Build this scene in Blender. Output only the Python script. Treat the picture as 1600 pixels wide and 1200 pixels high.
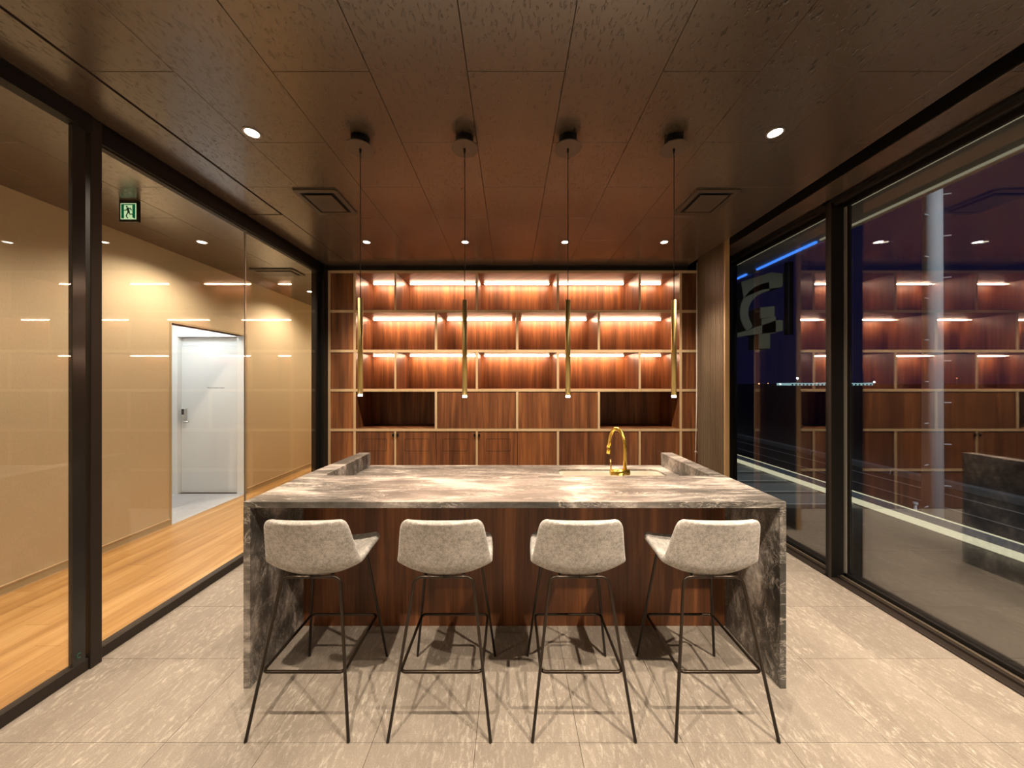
import bpy, bmesh, math, random
from mathutils import Vector, Matrix
random.seed(7)
C = bpy.context.scene.collection
S = bpy.context.scene
for o in list(bpy.data.objects): bpy.data.objects.remove(o)

# ------------------------------------------------------------------ camera
F, CX, CY, CAMH = 520.0, 798.0, 599.0, 1.5
cam_d = bpy.data.cameras.new('camera'); cam = bpy.data.objects.new('camera', cam_d); C.objects.link(cam)
cam.location = (0, 0, CAMH); cam.rotation_euler = (math.pi/2, 0, 0)
cam_d.sensor_width = 36; cam_d.lens = F/1600*36
cam_d.shift_x = (800-CX)/1600; cam_d.shift_y = -(600-CY)/1600
cam_d.clip_start = 0.02; cam_d.clip_end = 2000
S.camera = cam
# ------------------------------------------------------------------ world, exposure
w = bpy.data.worlds.new('night_sky'); S.world = w; w.use_nodes = True
w.node_tree.nodes['Background'].inputs[0].default_value = (0.0026, 0.0024, 0.0105, 1)
w.node_tree.nodes['Background'].inputs[1].default_value = 1.0
S.view_settings.view_transform = 'Standard'; S.view_settings.look = 'None'
S.view_settings.gamma = 1; S.view_settings.exposure = 1.2
S.view_settings.use_curve_mapping = False
S.cycles.transparent_max_bounces = 24; S.cycles.max_bounces = 10; S.cycles.diffuse_bounces = 5
S.cycles.glossy_bounces = 5; S.cycles.sample_clamp_indirect = 6.0

# ------------------------------------------------------------------ light levels (lamps are built with their fixtures)
WARM = (1.0, 0.80, 0.60); WARMER = (1.0, 0.64, 0.42); COOL = (0.92, 0.97, 1.0)
P_FRONT = 105; P_MID = 54; P_BACK = 68; P_REAR = 66; P_PEND = 1.7; P_CORR = 46; P_VEST = 1.8; P_POLE_FILL = 1100
LED_E = 35.0

# room numbers
CEIL = 2.90; YS = 3.97; GL = -2.222; GR = 2.58; CORR = -3.60
s_ = YS/F
def sx(px): return (px-CX)*s_
def sz(py): return CAMH-(py-CY)*s_

# ------------------------------------------------------------------ materials
MATS = {}
def nmat(name):
    m = bpy.data.materials.new(name); m.use_nodes = True
    nt = m.node_tree; b = nt.nodes['Principled BSDF']
    MATS[name] = m
    return m, nt, b
def plain(name, col, rough=0.5, metal=0.0, spec=0.5, emit=None, es=0.0):
    m, nt, b = nmat(name)
    b.inputs['Base Color'].default_value = (*col, 1); b.inputs['Roughness'].default_value = rough
    b.inputs['Metallic'].default_value = metal; b.inputs['Specular IOR Level'].default_value = spec
    if emit:
        b.inputs['Emission Color'].default_value = (*emit, 1); b.inputs['Emission Strength'].default_value = es
    return m
def N(nt, t, **kw):
    n = nt.nodes.new(t)
    for k, v in kw.items(): setattr(n, k, v)
    return n
def pos(nt, scale=(1,1,1), rot=(0,0,0)):
    g = N(nt, 'ShaderNodeNewGeometry'); mp = N(nt, 'ShaderNodeMapping')
    mp.inputs['Scale'].default_value = scale; mp.inputs['Rotation'].default_value = rot
    nt.links.new(g.outputs['Position'], mp.inputs['Vector']); return mp.outputs[0]
def noise(nt, vec, scale, detail=4, rough=0.55, dist=0.0):
    n = N(nt, 'ShaderNodeTexNoise'); n.inputs['Scale'].default_value = scale
    n.inputs['Detail'].default_value = detail; n.inputs['Roughness'].default_value = rough
    n.inputs['Distortion'].default_value = dist
    nt.links.new(vec, n.inputs['Vector']); return n.outputs['Fac']
def ramp(nt, fac, stops):
    r = N(nt, 'ShaderNodeValToRGB'); e = r.color_ramp.elements
    while len(e) < len(stops): e.new(0.5)
    for k, (p, c) in enumerate(stops):
        e[k].position = p; e[k].color = (*c, 1) if len(c) == 3 else c
    nt.links.new(fac, r.inputs[0]); return r.outputs[0]
def mixc(nt, fac, a, b, mode='MIX'):
    n = N(nt, 'ShaderNodeMix', data_type='RGBA', blend_type=mode)
    for sock, v in ((n.inputs[0], fac), (n.inputs[6], a), (n.inputs[7], b)):
        if isinstance(v, (int, float)): sock.default_value = v
        elif isinstance(v, tuple): sock.default_value = (*v, 1)
        else: nt.links.new(v, sock)
    return n.outputs[2]
def bump(nt, b, h, strength=0.2, dist=0.002):
    n = N(nt, 'ShaderNodeBump'); n.inputs['Strength'].default_value = strength; n.inputs['Distance'].default_value = dist
    nt.links.new(h, n.inputs['Height']); nt.links.new(n.outputs[0], b.inputs['Normal'])

def wood(name, c0, c1, c2, rough=0.42, axis='v', strip=9.0):
    """straight-grained veneer: axis v = grain along Z, y = grain along Y"""
    m, nt, b = nmat(name)
    g = N(nt, 'ShaderNodeNewGeometry'); sep = N(nt, 'ShaderNodeSeparateXYZ'); nt.links.new(g.outputs['Position'], sep.inputs[0])
    comb = N(nt, 'ShaderNodeCombineXYZ')
    if axis == 'v':
        ad = N(nt, 'ShaderNodeMath', operation='ADD'); nt.links.new(sep.outputs[0], ad.inputs[0]); nt.links.new(sep.outputs[1], ad.inputs[1])
        nt.links.new(ad.outputs[0], comb.inputs[0]); nt.links.new(sep.outputs[2], comb.inputs[2])
    else:
        nt.links.new(sep.outputs[0], comb.inputs[0]); nt.links.new(sep.outputs[1], comb.inputs[2])
    def mp(sc):
        q = N(nt, 'ShaderNodeMapping'); q.inputs['Scale'].default_value = sc; nt.links.new(comb.outputs[0], q.inputs[0]); return q.outputs[0]
    info = N(nt, 'ShaderNodeObjectInfo')
    broad = noise(nt, mp((strip, 1, .55)), 1.0, 2, .5, .2)
    fine = noise(nt, mp((95, 1, 2.2)), 1.0, 5, .65, .25)
    fig = noise(nt, mp((26, 1, 1.3)), 1.0, 3, .6, .8)
    mx = N(nt, 'ShaderNodeMath', operation='MULTIPLY_ADD'); nt.links.new(fine, mx.inputs[0]); mx.inputs[1].default_value = .45; nt.links.new(broad, mx.inputs[2])
    mx2 = N(nt, 'ShaderNodeMath', operation='MULTIPLY_ADD'); nt.links.new(fig, mx2.inputs[0]); mx2.inputs[1].default_value = .75; nt.links.new(mx.outputs[0], mx2.inputs[2])
    rn = N(nt, 'ShaderNodeMath', operation='MULTIPLY_ADD'); nt.links.new(info.outputs['Random'], rn.inputs[0]); rn.inputs[1].default_value = .12; nt.links.new(mx2.outputs[0], rn.inputs[2])
    col = ramp(nt, rn.outputs[0], [(.72, c0), (1.02, c1), (1.28, c2)] if False else [(.0, c0), (.5, c1), (1.0, c2)])
    sc = N(nt, 'ShaderNodeMapRange'); sc.inputs['From Min'].default_value = .86; sc.inputs['From Max'].default_value = 1.48
    nt.links.new(rn.outputs[0], sc.inputs[0])
    for l in list(nt.links):
        if l.to_node.type == 'VALTORGB' and l.from_node == rn: nt.links.remove(l)
    rp = [n for n in nt.nodes if n.type == 'VALTORGB'][0]
    nt.links.new(sc.outputs[0], rp.inputs[0])
    nt.links.new(col, b.inputs['Base Color']); b.inputs['Roughness'].default_value = rough
    bump(nt, b, fine, .12, .001)
    return m
wood('walnut', (.068, .024, .010), (.172, .064, .025), (.36, .138, .044), .42)
wood('oak_edge', (.52, .37, .21), (.60, .44, .26), (.66, .50, .31), .45, strip=2)
wood('floor_oak', (.36, .185, .058), (.53, .30, .105), (.70, .44, .19), .30, axis='y', strip=7)
wood('slat_taupe', (.13, .092, .058), (.165, .12, .078), (.20, .15, .10), .5)
plain('trim_wood', (.52, .34, .16), .4)

def stone_tile(name, c0, c1, c2, rough=.5):
    m, nt, b = nmat(name)
    v = pos(nt, (1.0, .42, 1), (0, 0, .18))
    big = noise(nt, v, 2.6, 5, .62, .6); st = noise(nt, pos(nt, (1, .36, 1), (0, 0, .22)), 58, 6, .74, .5)
    fine = noise(nt, pos(nt), 210, 3, .75)
    info = N(nt, 'ShaderNodeObjectInfo')
    base = ramp(nt, big, [(.32, c0), (.68, c1)])
    streak = ramp(nt, st, [(.50, (0,0,0)), (.66, (1,1,1))])
    big2 = ramp(nt, noise(nt, pos(nt, (1.0, .5, 1), (0, 0, .2)), 5.5, 4, .65, .8), [(.38, (.22,.22,.22)), (.62, (1,1,1))])
    msk = mixc(nt, 1.0, streak, big2, 'MULTIPLY')
    col = mixc(nt, msk, base, c2)
    f2 = ramp(nt, fine, [(.3, (.78,.78,.78)), (.7, (1.16,1.16,1.16))])
    col = mixc(nt, 1.0, col, f2, 'MULTIPLY')
    tv = ramp(nt, info.outputs['Random'], [(0, (.93,.93,.93)), (1, (1.05,1.05,1.05))])
    col = mixc(nt, 1.0, col, tv, 'MULTIPLY')
    nt.links.new(col, b.inputs['Base Color']); b.inputs['Roughness'].default_value = rough
    bump(nt, b, st, .25, .002)
    return m
stone_tile('floor_stone', (.255, .225, .190), (.335, .300, .258), (.56, .52, .455), .5)
stone_tile('terrace_stone', (.050, .044, .034), (.075, .066, .050), (.11, .10, .08), .6)
stone_tile('vestibule_tile', (.50, .53, .58), (.60, .63, .68), (.72, .74, .78), .4)
plain('grout', (.20, .175, .145), .8)

def marble(name):
    m, nt, b = nmat(name)
    v = pos(nt, (.62, 2.3, 1.25), (.12, .62, -.30))
    a = noise(nt, v, 2.1, 7, .62, .7)
    c = noise(nt, pos(nt, (.55, 2.6, 1.5), (.1, .7, -.25)), 4.6, 7, .66, .5)
    fine = noise(nt, pos(nt), 70, 5, .7, .3)
    base = ramp(nt, a, [(.34, (.050, .050, .046)), (.47, (.110, .104, .096)), (.55, (.20, .182, .167)), (.62, (.44, .405, .375)), (.69, (.66, .62, .57))])
    vein = ramp(nt, c, [(.50, (0,0,0)), (.515, (.65,.65,.65)), (.53, (0,0,0))])
    bd = ramp(nt, c, [(.55, (0,0,0)), (.66, (.8,.8,.8))])
    col = mixc(nt, vein, base, (.55, .51, .47))
    col = mixc(nt, bd, col, (.62, .58, .53))
    stk = noise(nt, pos(nt, (.55, 3.2, 1.7), (.1, .65, -.28)), 11, 8, .74, .35)
    col = mixc(nt, 1.0, col, ramp(nt, stk, [(.36, (.62,.62,.62)), (.52, (1,1,1)), (.64, (1.35,1.35,1.35))]), 'MULTIPLY')
    col = mixc(nt, 1.0, col, ramp(nt, fine, [(.3, (.80,.80,.80)), (.7, (1.12,1.12,1.12))]), 'MULTIPLY')
    nt.links.new(col, b.inputs['Base Color']); b.inputs['Roughness'].default_value = .34
    b.inputs['Specular IOR Level'].default_value = .45
    return m
marble('grey_marble')

def ceiling_mat(name):
    m, nt, b = nmat(name)
    sp = noise(nt, pos(nt, (1.0, .42, 1)), 78, 2, .5, .3)
    spk = ramp(nt, sp, [(.605, (0,0,0)), (.645, (1,1,1))])
    col = mixc(nt, spk, (.084, .058, .039), (.008, .006, .004))
    nt.links.new(col, b.inputs['Base Color'])
    b.inputs['Roughness'].default_value = .25; b.inputs['Specular IOR Level'].default_value = 1.0; b.inputs['IOR'].default_value = 1.75
    bump(nt, b, spk, .8, -.0025)
    return m
ceiling_mat('ceiling_board')

def fabric(name):
    m, nt, b = nmat(name)
    tc = N(nt, 'ShaderNodeTexCoord')
    a = noise(nt, tc.outputs['Object'], 340, 3, .7); c = noise(nt, tc.outputs['Object'], 60, 3, .6); d = noise(nt, tc.outputs['Object'], 9, 3, .6)
    mx = N(nt, 'ShaderNodeMath', operation='MULTIPLY_ADD'); nt.links.new(c, mx.inputs[0]); mx.inputs[1].default_value = .45; nt.links.new(a, mx.inputs[2])
    mx2 = N(nt, 'ShaderNodeMath', operation='MULTIPLY_ADD'); nt.links.new(d, mx2.inputs[0]); mx2.inputs[1].default_value = .28; nt.links.new(mx.outputs[0], mx2.inputs[2])
    col = ramp(nt, mx2.outputs[0], [(.66, (.19, .185, .178)), (.86, (.40, .388, .368)), (1.0, (.62, .60, .57))])
    nt.links.new(col, b.inputs['Base Color']); b.inputs['Roughness'].default_value = .95
    b.inputs['Specular IOR Level'].default_value = .15; b.inputs['Sheen Weight'].default_value = .25
    bump(nt, b, a, .35, .001)
    return m
fabric('grey_fabric')

def wallpaper(name, c0, c1, rough=.8):
    m, nt, b = nmat(name)
    a = noise(nt, pos(nt, (1, 1, .35)), 120, 4, .7); d = noise(nt, pos(nt), 14, 3)
    col = mixc(nt, ramp(nt, a, [(.3, (0,0,0)), (.7, (1,1,1))]), c0, c1)
    nt.links.new(col, b.inputs['Base Color']); b.inputs['Roughness'].default_value = rough
    bump(nt, b, a, .12, .001)
    return m
wallpaper('beige_wall', (.54, .45, .295), (.61, .51, .345))
wallpaper('rear_wall', (.30, .25, .19), (.36, .30, .23))
plain('white_paint', (.80, .81, .79), .5)
plain('white_door', (.74, .76, .75), .4)
plain('black_metal', (.007, .0065, .006), .5, 0, .3)
plain('bronze_metal', (.024, .018, .0145), .5, 0, .3)
plain('stile_metal', (.035, .034, .032), .16, .3)
plain('leg_metal', (.040, .030, .022), .32, .7)
plain('pale_metal', (.42, .40, .36), .35, .6)
plain('dark_void', (.004, .004, .004), .9)
plain('brass', (.56, .43, .17), .42, 1.0)
plain('gold', (.86, .58, .12), .26, 1.0)
plain('steel', (.62, .62, .60), .3, 1.0)
plain('sink_cream', (.70, .64, .55), .3)
plain('groove', (.018, .010, .006), .8)
plain('baseboard', (.44, .36, .22), .5)
plain('white_cord', (.80, .76, .68), .6)
plain('soffit', (.40, .38, .33), .7)
plain('concrete', (.55, .56, .58), .75)
plain('asphalt', (.020, .019, .021), .8)
plain('kerb', (.20, .21, .22), .8)
plain('road_paint', (.30, .30, .29), .8)
plain('sign_shell', (.12, .105, .06), .6)
plain('green_sticker', (.02, .13, .08), .5)
plain('grey_ink', (.20, .21, .21), .6)
plain('keypad', (.01, .012, .018), .2)
def emis(name, col, e):
    m = bpy.data.materials.new(name); m.use_nodes = True; nt = m.node_tree
    for n in list(nt.nodes): nt.nodes.remove(n)
    em = N(nt, 'ShaderNodeEmission'); out = N(nt, 'ShaderNodeOutputMaterial')
    em.inputs[0].default_value = (*col, 1); em.inputs[1].default_value = e
    nt.links.new(em.outputs[0], out.inputs[0]); MATS[name] = m
emis('led', WARMER, LED_E)
emis('lens', (1, .88, .72), 14)
emis('pend_lens', (1, .86, .68), 40)
emis('vest_panel', COOL, 6)
emis('sign_white', (.62, .80, .42), .38)
emis('sign_green', (.0, .16, .055), .2)
emis('sign_dark', (.0, .055, .02), .12)
emis('curb_glow', (1.0, .92, .62), .40)
emis('soffit_led', (1.0, .88, .58), .15)
emis('blue_led', (.05, .22, 1.0), .9)
emis('harbour_light', (.55, .9, .95), .3)
emis('flood', (.75, 1, 1), 60)
emis('amber', (1, .45, .2), 1.5)

def arch_glass(name, tint, k):
    m = bpy.data.materials.new(name); m.use_nodes = True; nt = m.node_tree
    for n in list(nt.nodes): nt.nodes.remove(n)
    g = N(nt, 'ShaderNodeNewGeometry'); d = N(nt, 'ShaderNodeVectorMath', operation='DOT_PRODUCT')
    nt.links.new(g.outputs['Incoming'], d.inputs[0]); nt.links.new(g.outputs['Normal'], d.inputs[1])
    ab = N(nt, 'ShaderNodeMath', operation='ABSOLUTE'); nt.links.new(d.outputs['Value'], ab.inputs[0])
    su = N(nt, 'ShaderNodeMath', operation='SUBTRACT'); su.inputs[0].default_value = 1; nt.links.new(ab.outputs[0], su.inputs[1])
    pw = N(nt, 'ShaderNodeMath', operation='POWER'); nt.links.new(su.outputs[0], pw.inputs[0]); pw.inputs[1].default_value = 5
    ma = N(nt, 'ShaderNodeMath', operation='MULTIPLY_ADD'); nt.links.new(pw.outputs[0], ma.inputs[0]); ma.inputs[1].default_value = .96; ma.inputs[2].default_value = .043
    mu = N(nt, 'ShaderNodeMath', operation='MULTIPLY', use_clamp=True); nt.links.new(ma.outputs[0], mu.inputs[0]); mu.inputs[1].default_value = k
    tr = N(nt, 'ShaderNodeBsdfTransparent'); tr.inputs[0].default_value = (*tint, 1)
    gl = N(nt, 'ShaderNodeBsdfGlossy'); gl.inputs['Roughness'].default_value = 0.0; gl.inputs[0].default_value = (1, 1, 1, 1)
    mx = N(nt, 'ShaderNodeMixShader'); nt.links.new(mu.outputs[0], mx.inputs[0]); nt.links.new(tr.outputs[0], mx.inputs[1]); nt.links.new(gl.outputs[0], mx.inputs[2])
    out = N(nt, 'ShaderNodeOutputMaterial'); nt.links.new(mx.outputs[0], out.inputs[0]); MATS[name] = m
arch_glass('glass_clear', (.985, .99, .985), 1.0)
arch_glass('glass_coated', (.95, .96, .96), 3.6)
arch_glass('glass_outer', (.97, .98, .98), .75)

# ------------------------------------------------------------------ builders
def tag(o, label=None, cat=None, group=None, kind=None):
    if label: o['label'] = label
    if cat: o['category'] = cat
    if group: o['group'] = group
    if kind: o['kind'] = kind
    return o
def link(name, me, mat, parent=None):
    o = bpy.data.objects.new(name, me); C.objects.link(o)
    if mat and not me.materials: me.materials.append(MATS[mat])
    if parent is not None:
        o.parent = parent
        base = Vector((0, 0, 0)); p = parent
        while p is not None: base += p.location; p = p.parent
        o.location = -base
    return o
def thing(name, label, cat, loc=(0, 0, 0), group=None, kind=None):
    o = bpy.data.objects.new(name, None); C.objects.link(o); o.location = loc; o.empty_display_size = .1
    return tag(o, label, cat, group, kind)
def bmbox(bm, x0, x1, y0, y1, z0, z1):
    v = [bm.verts.new((x, y, z)) for z in (z0, z1) for y in (y0, y1) for x in (x0, x1)]
    for f in ((0,2,3,1), (4,5,7,6), (0,1,5,4), (2,6,7,3), (0,4,6,2), (1,3,7,5)): bm.faces.new([v[i] for i in f])
    return v
def fin(bm, name, mat, parent=None, smooth=False, bevel=0):
    if bevel: bmesh.ops.bevel(bm, geom=list(bm.edges), offset=bevel, segments=1, affect='EDGES')
    bmesh.ops.recalc_face_normals(bm, faces=bm.faces)
    me = bpy.data.meshes.new(name); bm.to_mesh(me); bm.free()
    if smooth:
        for p in me.polygons: p.use_smooth = True
    return link(name, me, mat, parent)
def box(name, x0, x1, y0, y1, z0, z1, mat, parent=None, bevel=0):
    bm = bmesh.new(); bmbox(bm, x0, x1, y0, y1, z0, z1); return fin(bm, name, mat, parent, False, bevel)
def boxes(name, lst, mat, parent=None, bevel=0):
    bm = bmesh.new()
    for b in lst: bmbox(bm, *b)
    return fin(bm, name, mat, parent, False, bevel)
def prism(name, pts, z0, z1, mat, parent=None, bevel=0, plane='xy'):
    """extrude polygon; plane xz: pts are (x,z), z0..z1 become y"""
    bm = bmesh.new()
    mk = (lambda a, b, c: (a, b, c)) if plane == 'xy' else (lambda a, b, c: (a, c, b))
    lo = [bm.verts.new(mk(a, b, z0)) for a, b in pts]; hi = [bm.verts.new(mk(a, b, z1)) for a, b in pts]
    n = len(pts); bm.faces.new(lo); bm.faces.new(hi)
    for i in range(n): bm.faces.new((lo[i], lo[(i+1) % n], hi[(i+1) % n], hi[i]))
    return fin(bm, name, mat, parent, False, bevel)
def cyl(name, c, r, z0, z1, mat, parent=None, n=28, r2=None):
    bm = bmesh.new(); r2 = r if r2 is None else r2
    lo = [bm.verts.new((c[0]+r*math.cos(t), c[1]+r*math.sin(t), z0)) for t in [2*math.pi*i/n for i in range(n)]]
    hi = [bm.verts.new((c[0]+r2*math.cos(t), c[1]+r2*math.sin(t), z1)) for t in [2*math.pi*i/n for i in range(n)]]
    bm.faces.new(lo); bm.faces.new(hi)
    for i in range(n):
        f = bm.faces.new((lo[i], lo[(i+1) % n], hi[(i+1) % n], hi[i])); f.smooth = True
    return fin(bm, name, mat, parent)
def ring(name, c, r0, r1, z0, z1, mat, parent=None, n=32):
    bm = bmesh.new(); L = []
    for r, z in ((r0, z0), (r1, z0), (r1, z1), (r0, z1)):
        L.append([bm.verts.new((c[0]+r*math.cos(2*math.pi*i/n), c[1]+r*math.sin(2*math.pi*i/n), z)) for i in range(n)])
    for k in range(4):
        a, b2 = L[k], L[(k+1) % 4]
        for i in range(n): bm.faces.new((a[i], a[(i+1) % n], b2[(i+1) % n], b2[i]))
    return fin(bm, name, mat, parent)
def fillet(pts, r, seg=6):
    pts = [Vector(p) for p in pts]; out = [pts[0]]
    for i in range(1, len(pts)-1):
        a, b, c = pts[i-1], pts[i], pts[i+1]
        rr = min(r, (a-b).length*.49, (c-b).length*.49)
        p0 = b+(a-b).normalized()*rr; p1 = b+(c-b).normalized()*rr
        for k in range(seg+1):
            t = k/seg; out.append(p0*(1-t)**2+b*2*t*(1-t)+p1*t*t)
    out.append(pts[-1]); return out
def tube(name, pts, r, mat, parent=None, n=10, closed=False, rr=None):
    pts = [Vector(p) for p in pts]; bm = bmesh.new(); m = len(pts); rings = []
    up = None
    for i in range(m):
        if closed: t = (pts[(i+1) % m]-pts[i-1])
        else: t = pts[min(i+1, m-1)]-pts[max(i-1, 0)]
        t.normalize()
        if up is None:
            up = Vector((0, 0, 1)) if abs(t.z) < .9 else Vector((1, 0, 0))
        up = (up-t*up.dot(t)).normalized(); q = t.cross(up)
        rad = r if rr is None else rr[i]
        rings.append([bm.verts.new(pts[i]+(up*math.cos(2*math.pi*k/n)+q*math.sin(2*math.pi*k/n))*rad) for k in range(n)])
    for i in range(m if closed else m-1):
        a, b = rings[i], rings[(i+1) % m]
        for k in range(n):
            f = bm.faces.new((a[k], a[(k+1) % n], b[(k+1) % n], b[k])); f.smooth = True
    if not closed: bm.faces.new(rings[0]); bm.faces.new(rings[-1])
    return fin(bm, name, mat, parent)
def rrect(x0, x1, y0, y1, r, n=6):
    P = []
    for cx, cy, a0 in ((x1-r, y1-r, 0), (x0+r, y1-r, 90), (x0+r, y0+r, 180), (x1-r, y0+r, 270)):
        for k in range(n+1):
            a = math.radians(a0+90*k/n); P.append((cx+r*math.cos(a), cy+r*math.sin(a)))
    return P
def lamp(kind, loc, power, col, parent, size=1.75, blend=.6, radius=.035, rot=(0, 0, 0)):
    d = bpy.data.lights.new('lamp', kind); d.energy = power; d.color = col
    if kind == 'SPOT': d.spot_size = size; d.spot_blend = blend; d.shadow_soft_size = radius
    if kind == 'POINT': d.shadow_soft_size = radius
    o = bpy.data.objects.new('lamp', d); C.objects.link(o); o.parent = parent
    base = Vector((0, 0, 0)); p = parent
    while p is not None: base += p.location; p = p.parent
    o.location = Vector(loc)-base; o.rotation_euler = rot
    return o
tile_cache = {}
def tiles(name, parent, xe, ye, z0, z1, mat, gap, bev=.0012, skip=None):
    """a grid of separate slabs between the given edges, sharing meshes of equal size"""
    for (a, b) in xe:
        for (c, d) in (ye(a) if callable(ye) else ye):
            if skip and skip(a, b, c, d): continue
            w_, l_ = round(b-a-gap, 4), round(d-c-gap, 4)
            if w_ < .004 or l_ < .004: continue
            key = (name, mat, w_, l_, z0)
            if key not in tile_cache:
                o = box(name, -w_/2, w_/2, -l_/2, l_/2, z0, z1, mat, None, bev); tile_cache[key] = o.data
            else:
                o = bpy.data.objects.new(name, tile_cache[key]); C.objects.link(o)
            o.parent = parent; o.location = Vector(((a+b)/2, (c+d)/2, 0))-parent.location
def edges(lo, hi, start, step):
    k = math.floor((lo-start)/step); E = [lo]; v = start+(k+1)*step
    while v < hi-1e-4:
        if v > lo+1e-4: E.append(v)
        v += step
    E.append(hi); return list(zip(E[:-1], E[1:]))

Y0, Y1 = -1.7, 4.60
# ================================================================== STRUCTURE
# floor of stone tiles
fl = box('floor', -2.30, 2.46, Y0, YS+.5, -.05, -.010, 'grout')
tag(fl, 'beige-grey stone tile floor of the bar room', 'floor', kind='structure')
tiles('tile', fl, edges(-2.30, 2.455, -.146, .432), edges(Y0, YS+.02, 1.390, .424), -.010, 0.0, 'floor_stone', .0016, .0006)
# corridor floor planks
cf = box('floor', CORR, -2.30, Y0, 7.6, -.05, -.010, 'grout'); cf.name = 'floor_corridor'
tag(cf, 'honey oak plank floor of the corridor behind the glass', 'floor', kind='structure')
pw_ = (3.62-2.30)/9
for i in range(9):
    x0 = CORR+i*pw_
    tiles('plank', cf, [(x0, x0+pw_)], edges(Y0, 7.6, (i*.517) % 1.2, 1.2), -.010, .0, 'floor_oak', .0012, .0006)
# ceiling boards
ce = box('ceiling', -2.29, 2.11, Y0, Y1, CEIL+.012, CEIL+.04, 'black_metal')
tag(ce, 'dark brown speckled board ceiling of the bar room', 'ceiling', kind='structure')
def stag(col0):
    def f(a):
        k = round((a-(-.195))/.439)
        return edges(col0, YS+.02, 1.495+(.44 if k % 2 else 0), .88)
    return f
tiles('ceiling_board', ce, edges(-1.890, 2.11, -.195, .439), stag(Y0), CEIL, CEIL+.012, 'ceiling_board', .0026, .0010)
tiles('ceiling_board', ce, [(-2.20, -1.896)], edges(2.766, YS+.02, 2.766, .88), CEIL, CEIL+.012, 'ceiling_board', .0026, .0010)
tiles('ceiling_access_panel', ce, [(-2.20, -1.906)], [(Y0, 2.756)], CEIL, CEIL+.012, 'ceiling_board', .001, .0007)
cs = box('ceiling', 2.240, 2.44, Y0, Y1, CEIL+.012, CEIL+.04, 'black_metal'); cs.name = 'ceiling_strip'
tag(cs, 'narrow dark board strip of ceiling along the window head', 'ceiling', kind='structure')
tiles('ceiling_board', cs, [(2.240, 2.435)], edges(Y0, YS, 1.495, .88), CEIL, CEIL+.012, 'ceiling_board', .0026, .0010)
bp = boxes('trim_1', [(2.10, 2.112, Y0, Y1, CEIL+.006, CEIL+.17), (2.238, 2.25, Y0, Y1, CEIL+.006, CEIL+.17), (2.10, 2.25, Y0, Y1, CEIL+.16, CEIL+.175)], 'black_metal')
tag(bp, 'black recessed blind pocket along the ceiling by the windows', 'trim', kind='structure')
cc = box('ceiling', CORR, -2.29, Y0, 7.6, CEIL+.012, CEIL+.04, 'black_metal'); cc.name = 'ceiling_corridor'
tag(cc, 'dark board ceiling of the corridor behind the glass', 'ceiling', kind='structure')
tiles('ceiling_board', cc, edges(CORR, -2.275, -.195, .439), lambda a: edges(Y0, 7.6, 1.495+(.44 if round((a+.195)/.439) % 2 else 0), .88), CEIL, CEIL+.012, 'ceiling_board', .0026, .0010)
# corridor walls
VY0, VY1, VH = 3.532, 4.520, 2.142
wl = boxes('wall_left', [(CORR-.12, CORR, Y0, VY0, 0, CEIL+.02), (CORR-.12, CORR, VY1, 7.6, 0, CEIL+.02), (CORR-.12, CORR, VY0, VY1, VH, CEIL+.02)], 'beige_wall')
tag(wl, 'beige papered wall of the corridor with a doorway', 'wall', kind='structure')
t3 = boxes('trim_2', [(CORR-.12, CORR+.004, VY0-.022, VY0, 0, VH+.022), (CORR-.12, CORR+.004, VY1, VY1+.022, 0, VH+.022), (CORR-.12, CORR+.004, VY0, VY1, VH, VH+.022)], 'baseboard')
tag(t3, 'thin beige lining round the corridor doorway', 'trim', kind='structure')
bb = thing('baseboard_left', 'beige skirting board along the corridor wall', 'baseboard', (CORR, 1, 0), kind='structure')
for a, b_ in ((Y0, VY0-.022), (VY1+.022, 7.6)):
    box('skirting', CORR, CORR+.010, a, b_, 0.006, .062, 'baseboard', bb)
    box('skirting_cap', CORR, CORR+.013, a, b_, .062, .070, 'oak_edge', bb)
    box('skirting_foot', CORR, CORR+.014, a, b_, 0, .006, 'oak_edge', bb)
tag(box('wall_corridor_end', CORR-.12, -2.3, 7.6, 7.7, 0, CEIL+.02, 'beige_wall'), 'beige end wall of the corridor', 'wall', kind='structure')
tag(box('wall_rear', CORR-.12, 2.75, Y0-.1, Y0, -.05, CEIL+.04, 'rear_wall'), 'plain wall closing the room opposite the shelving', 'wall', kind='structure')
tag(box('wall_back', -2.30, 2.75, 4.52, 4.62, -.05, CEIL+.06, 'black_metal'), 'dark wall behind the walnut shelving', 'wall', kind='structure')
tag(box('wall_corridor_side', -2.36, -2.30, 4.52, 7.6, 0, CEIL+.02, 'beige_wall'), 'beige corridor wall beyond the shelving', 'wall', kind='structure')
tag(box('trim_3', -2.24, 2.10, YS-.02, 4.52, sz(422.4), CEIL, 'black_metal'), 'black shadow gap above the shelving', 'trim', kind='structure')
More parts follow.
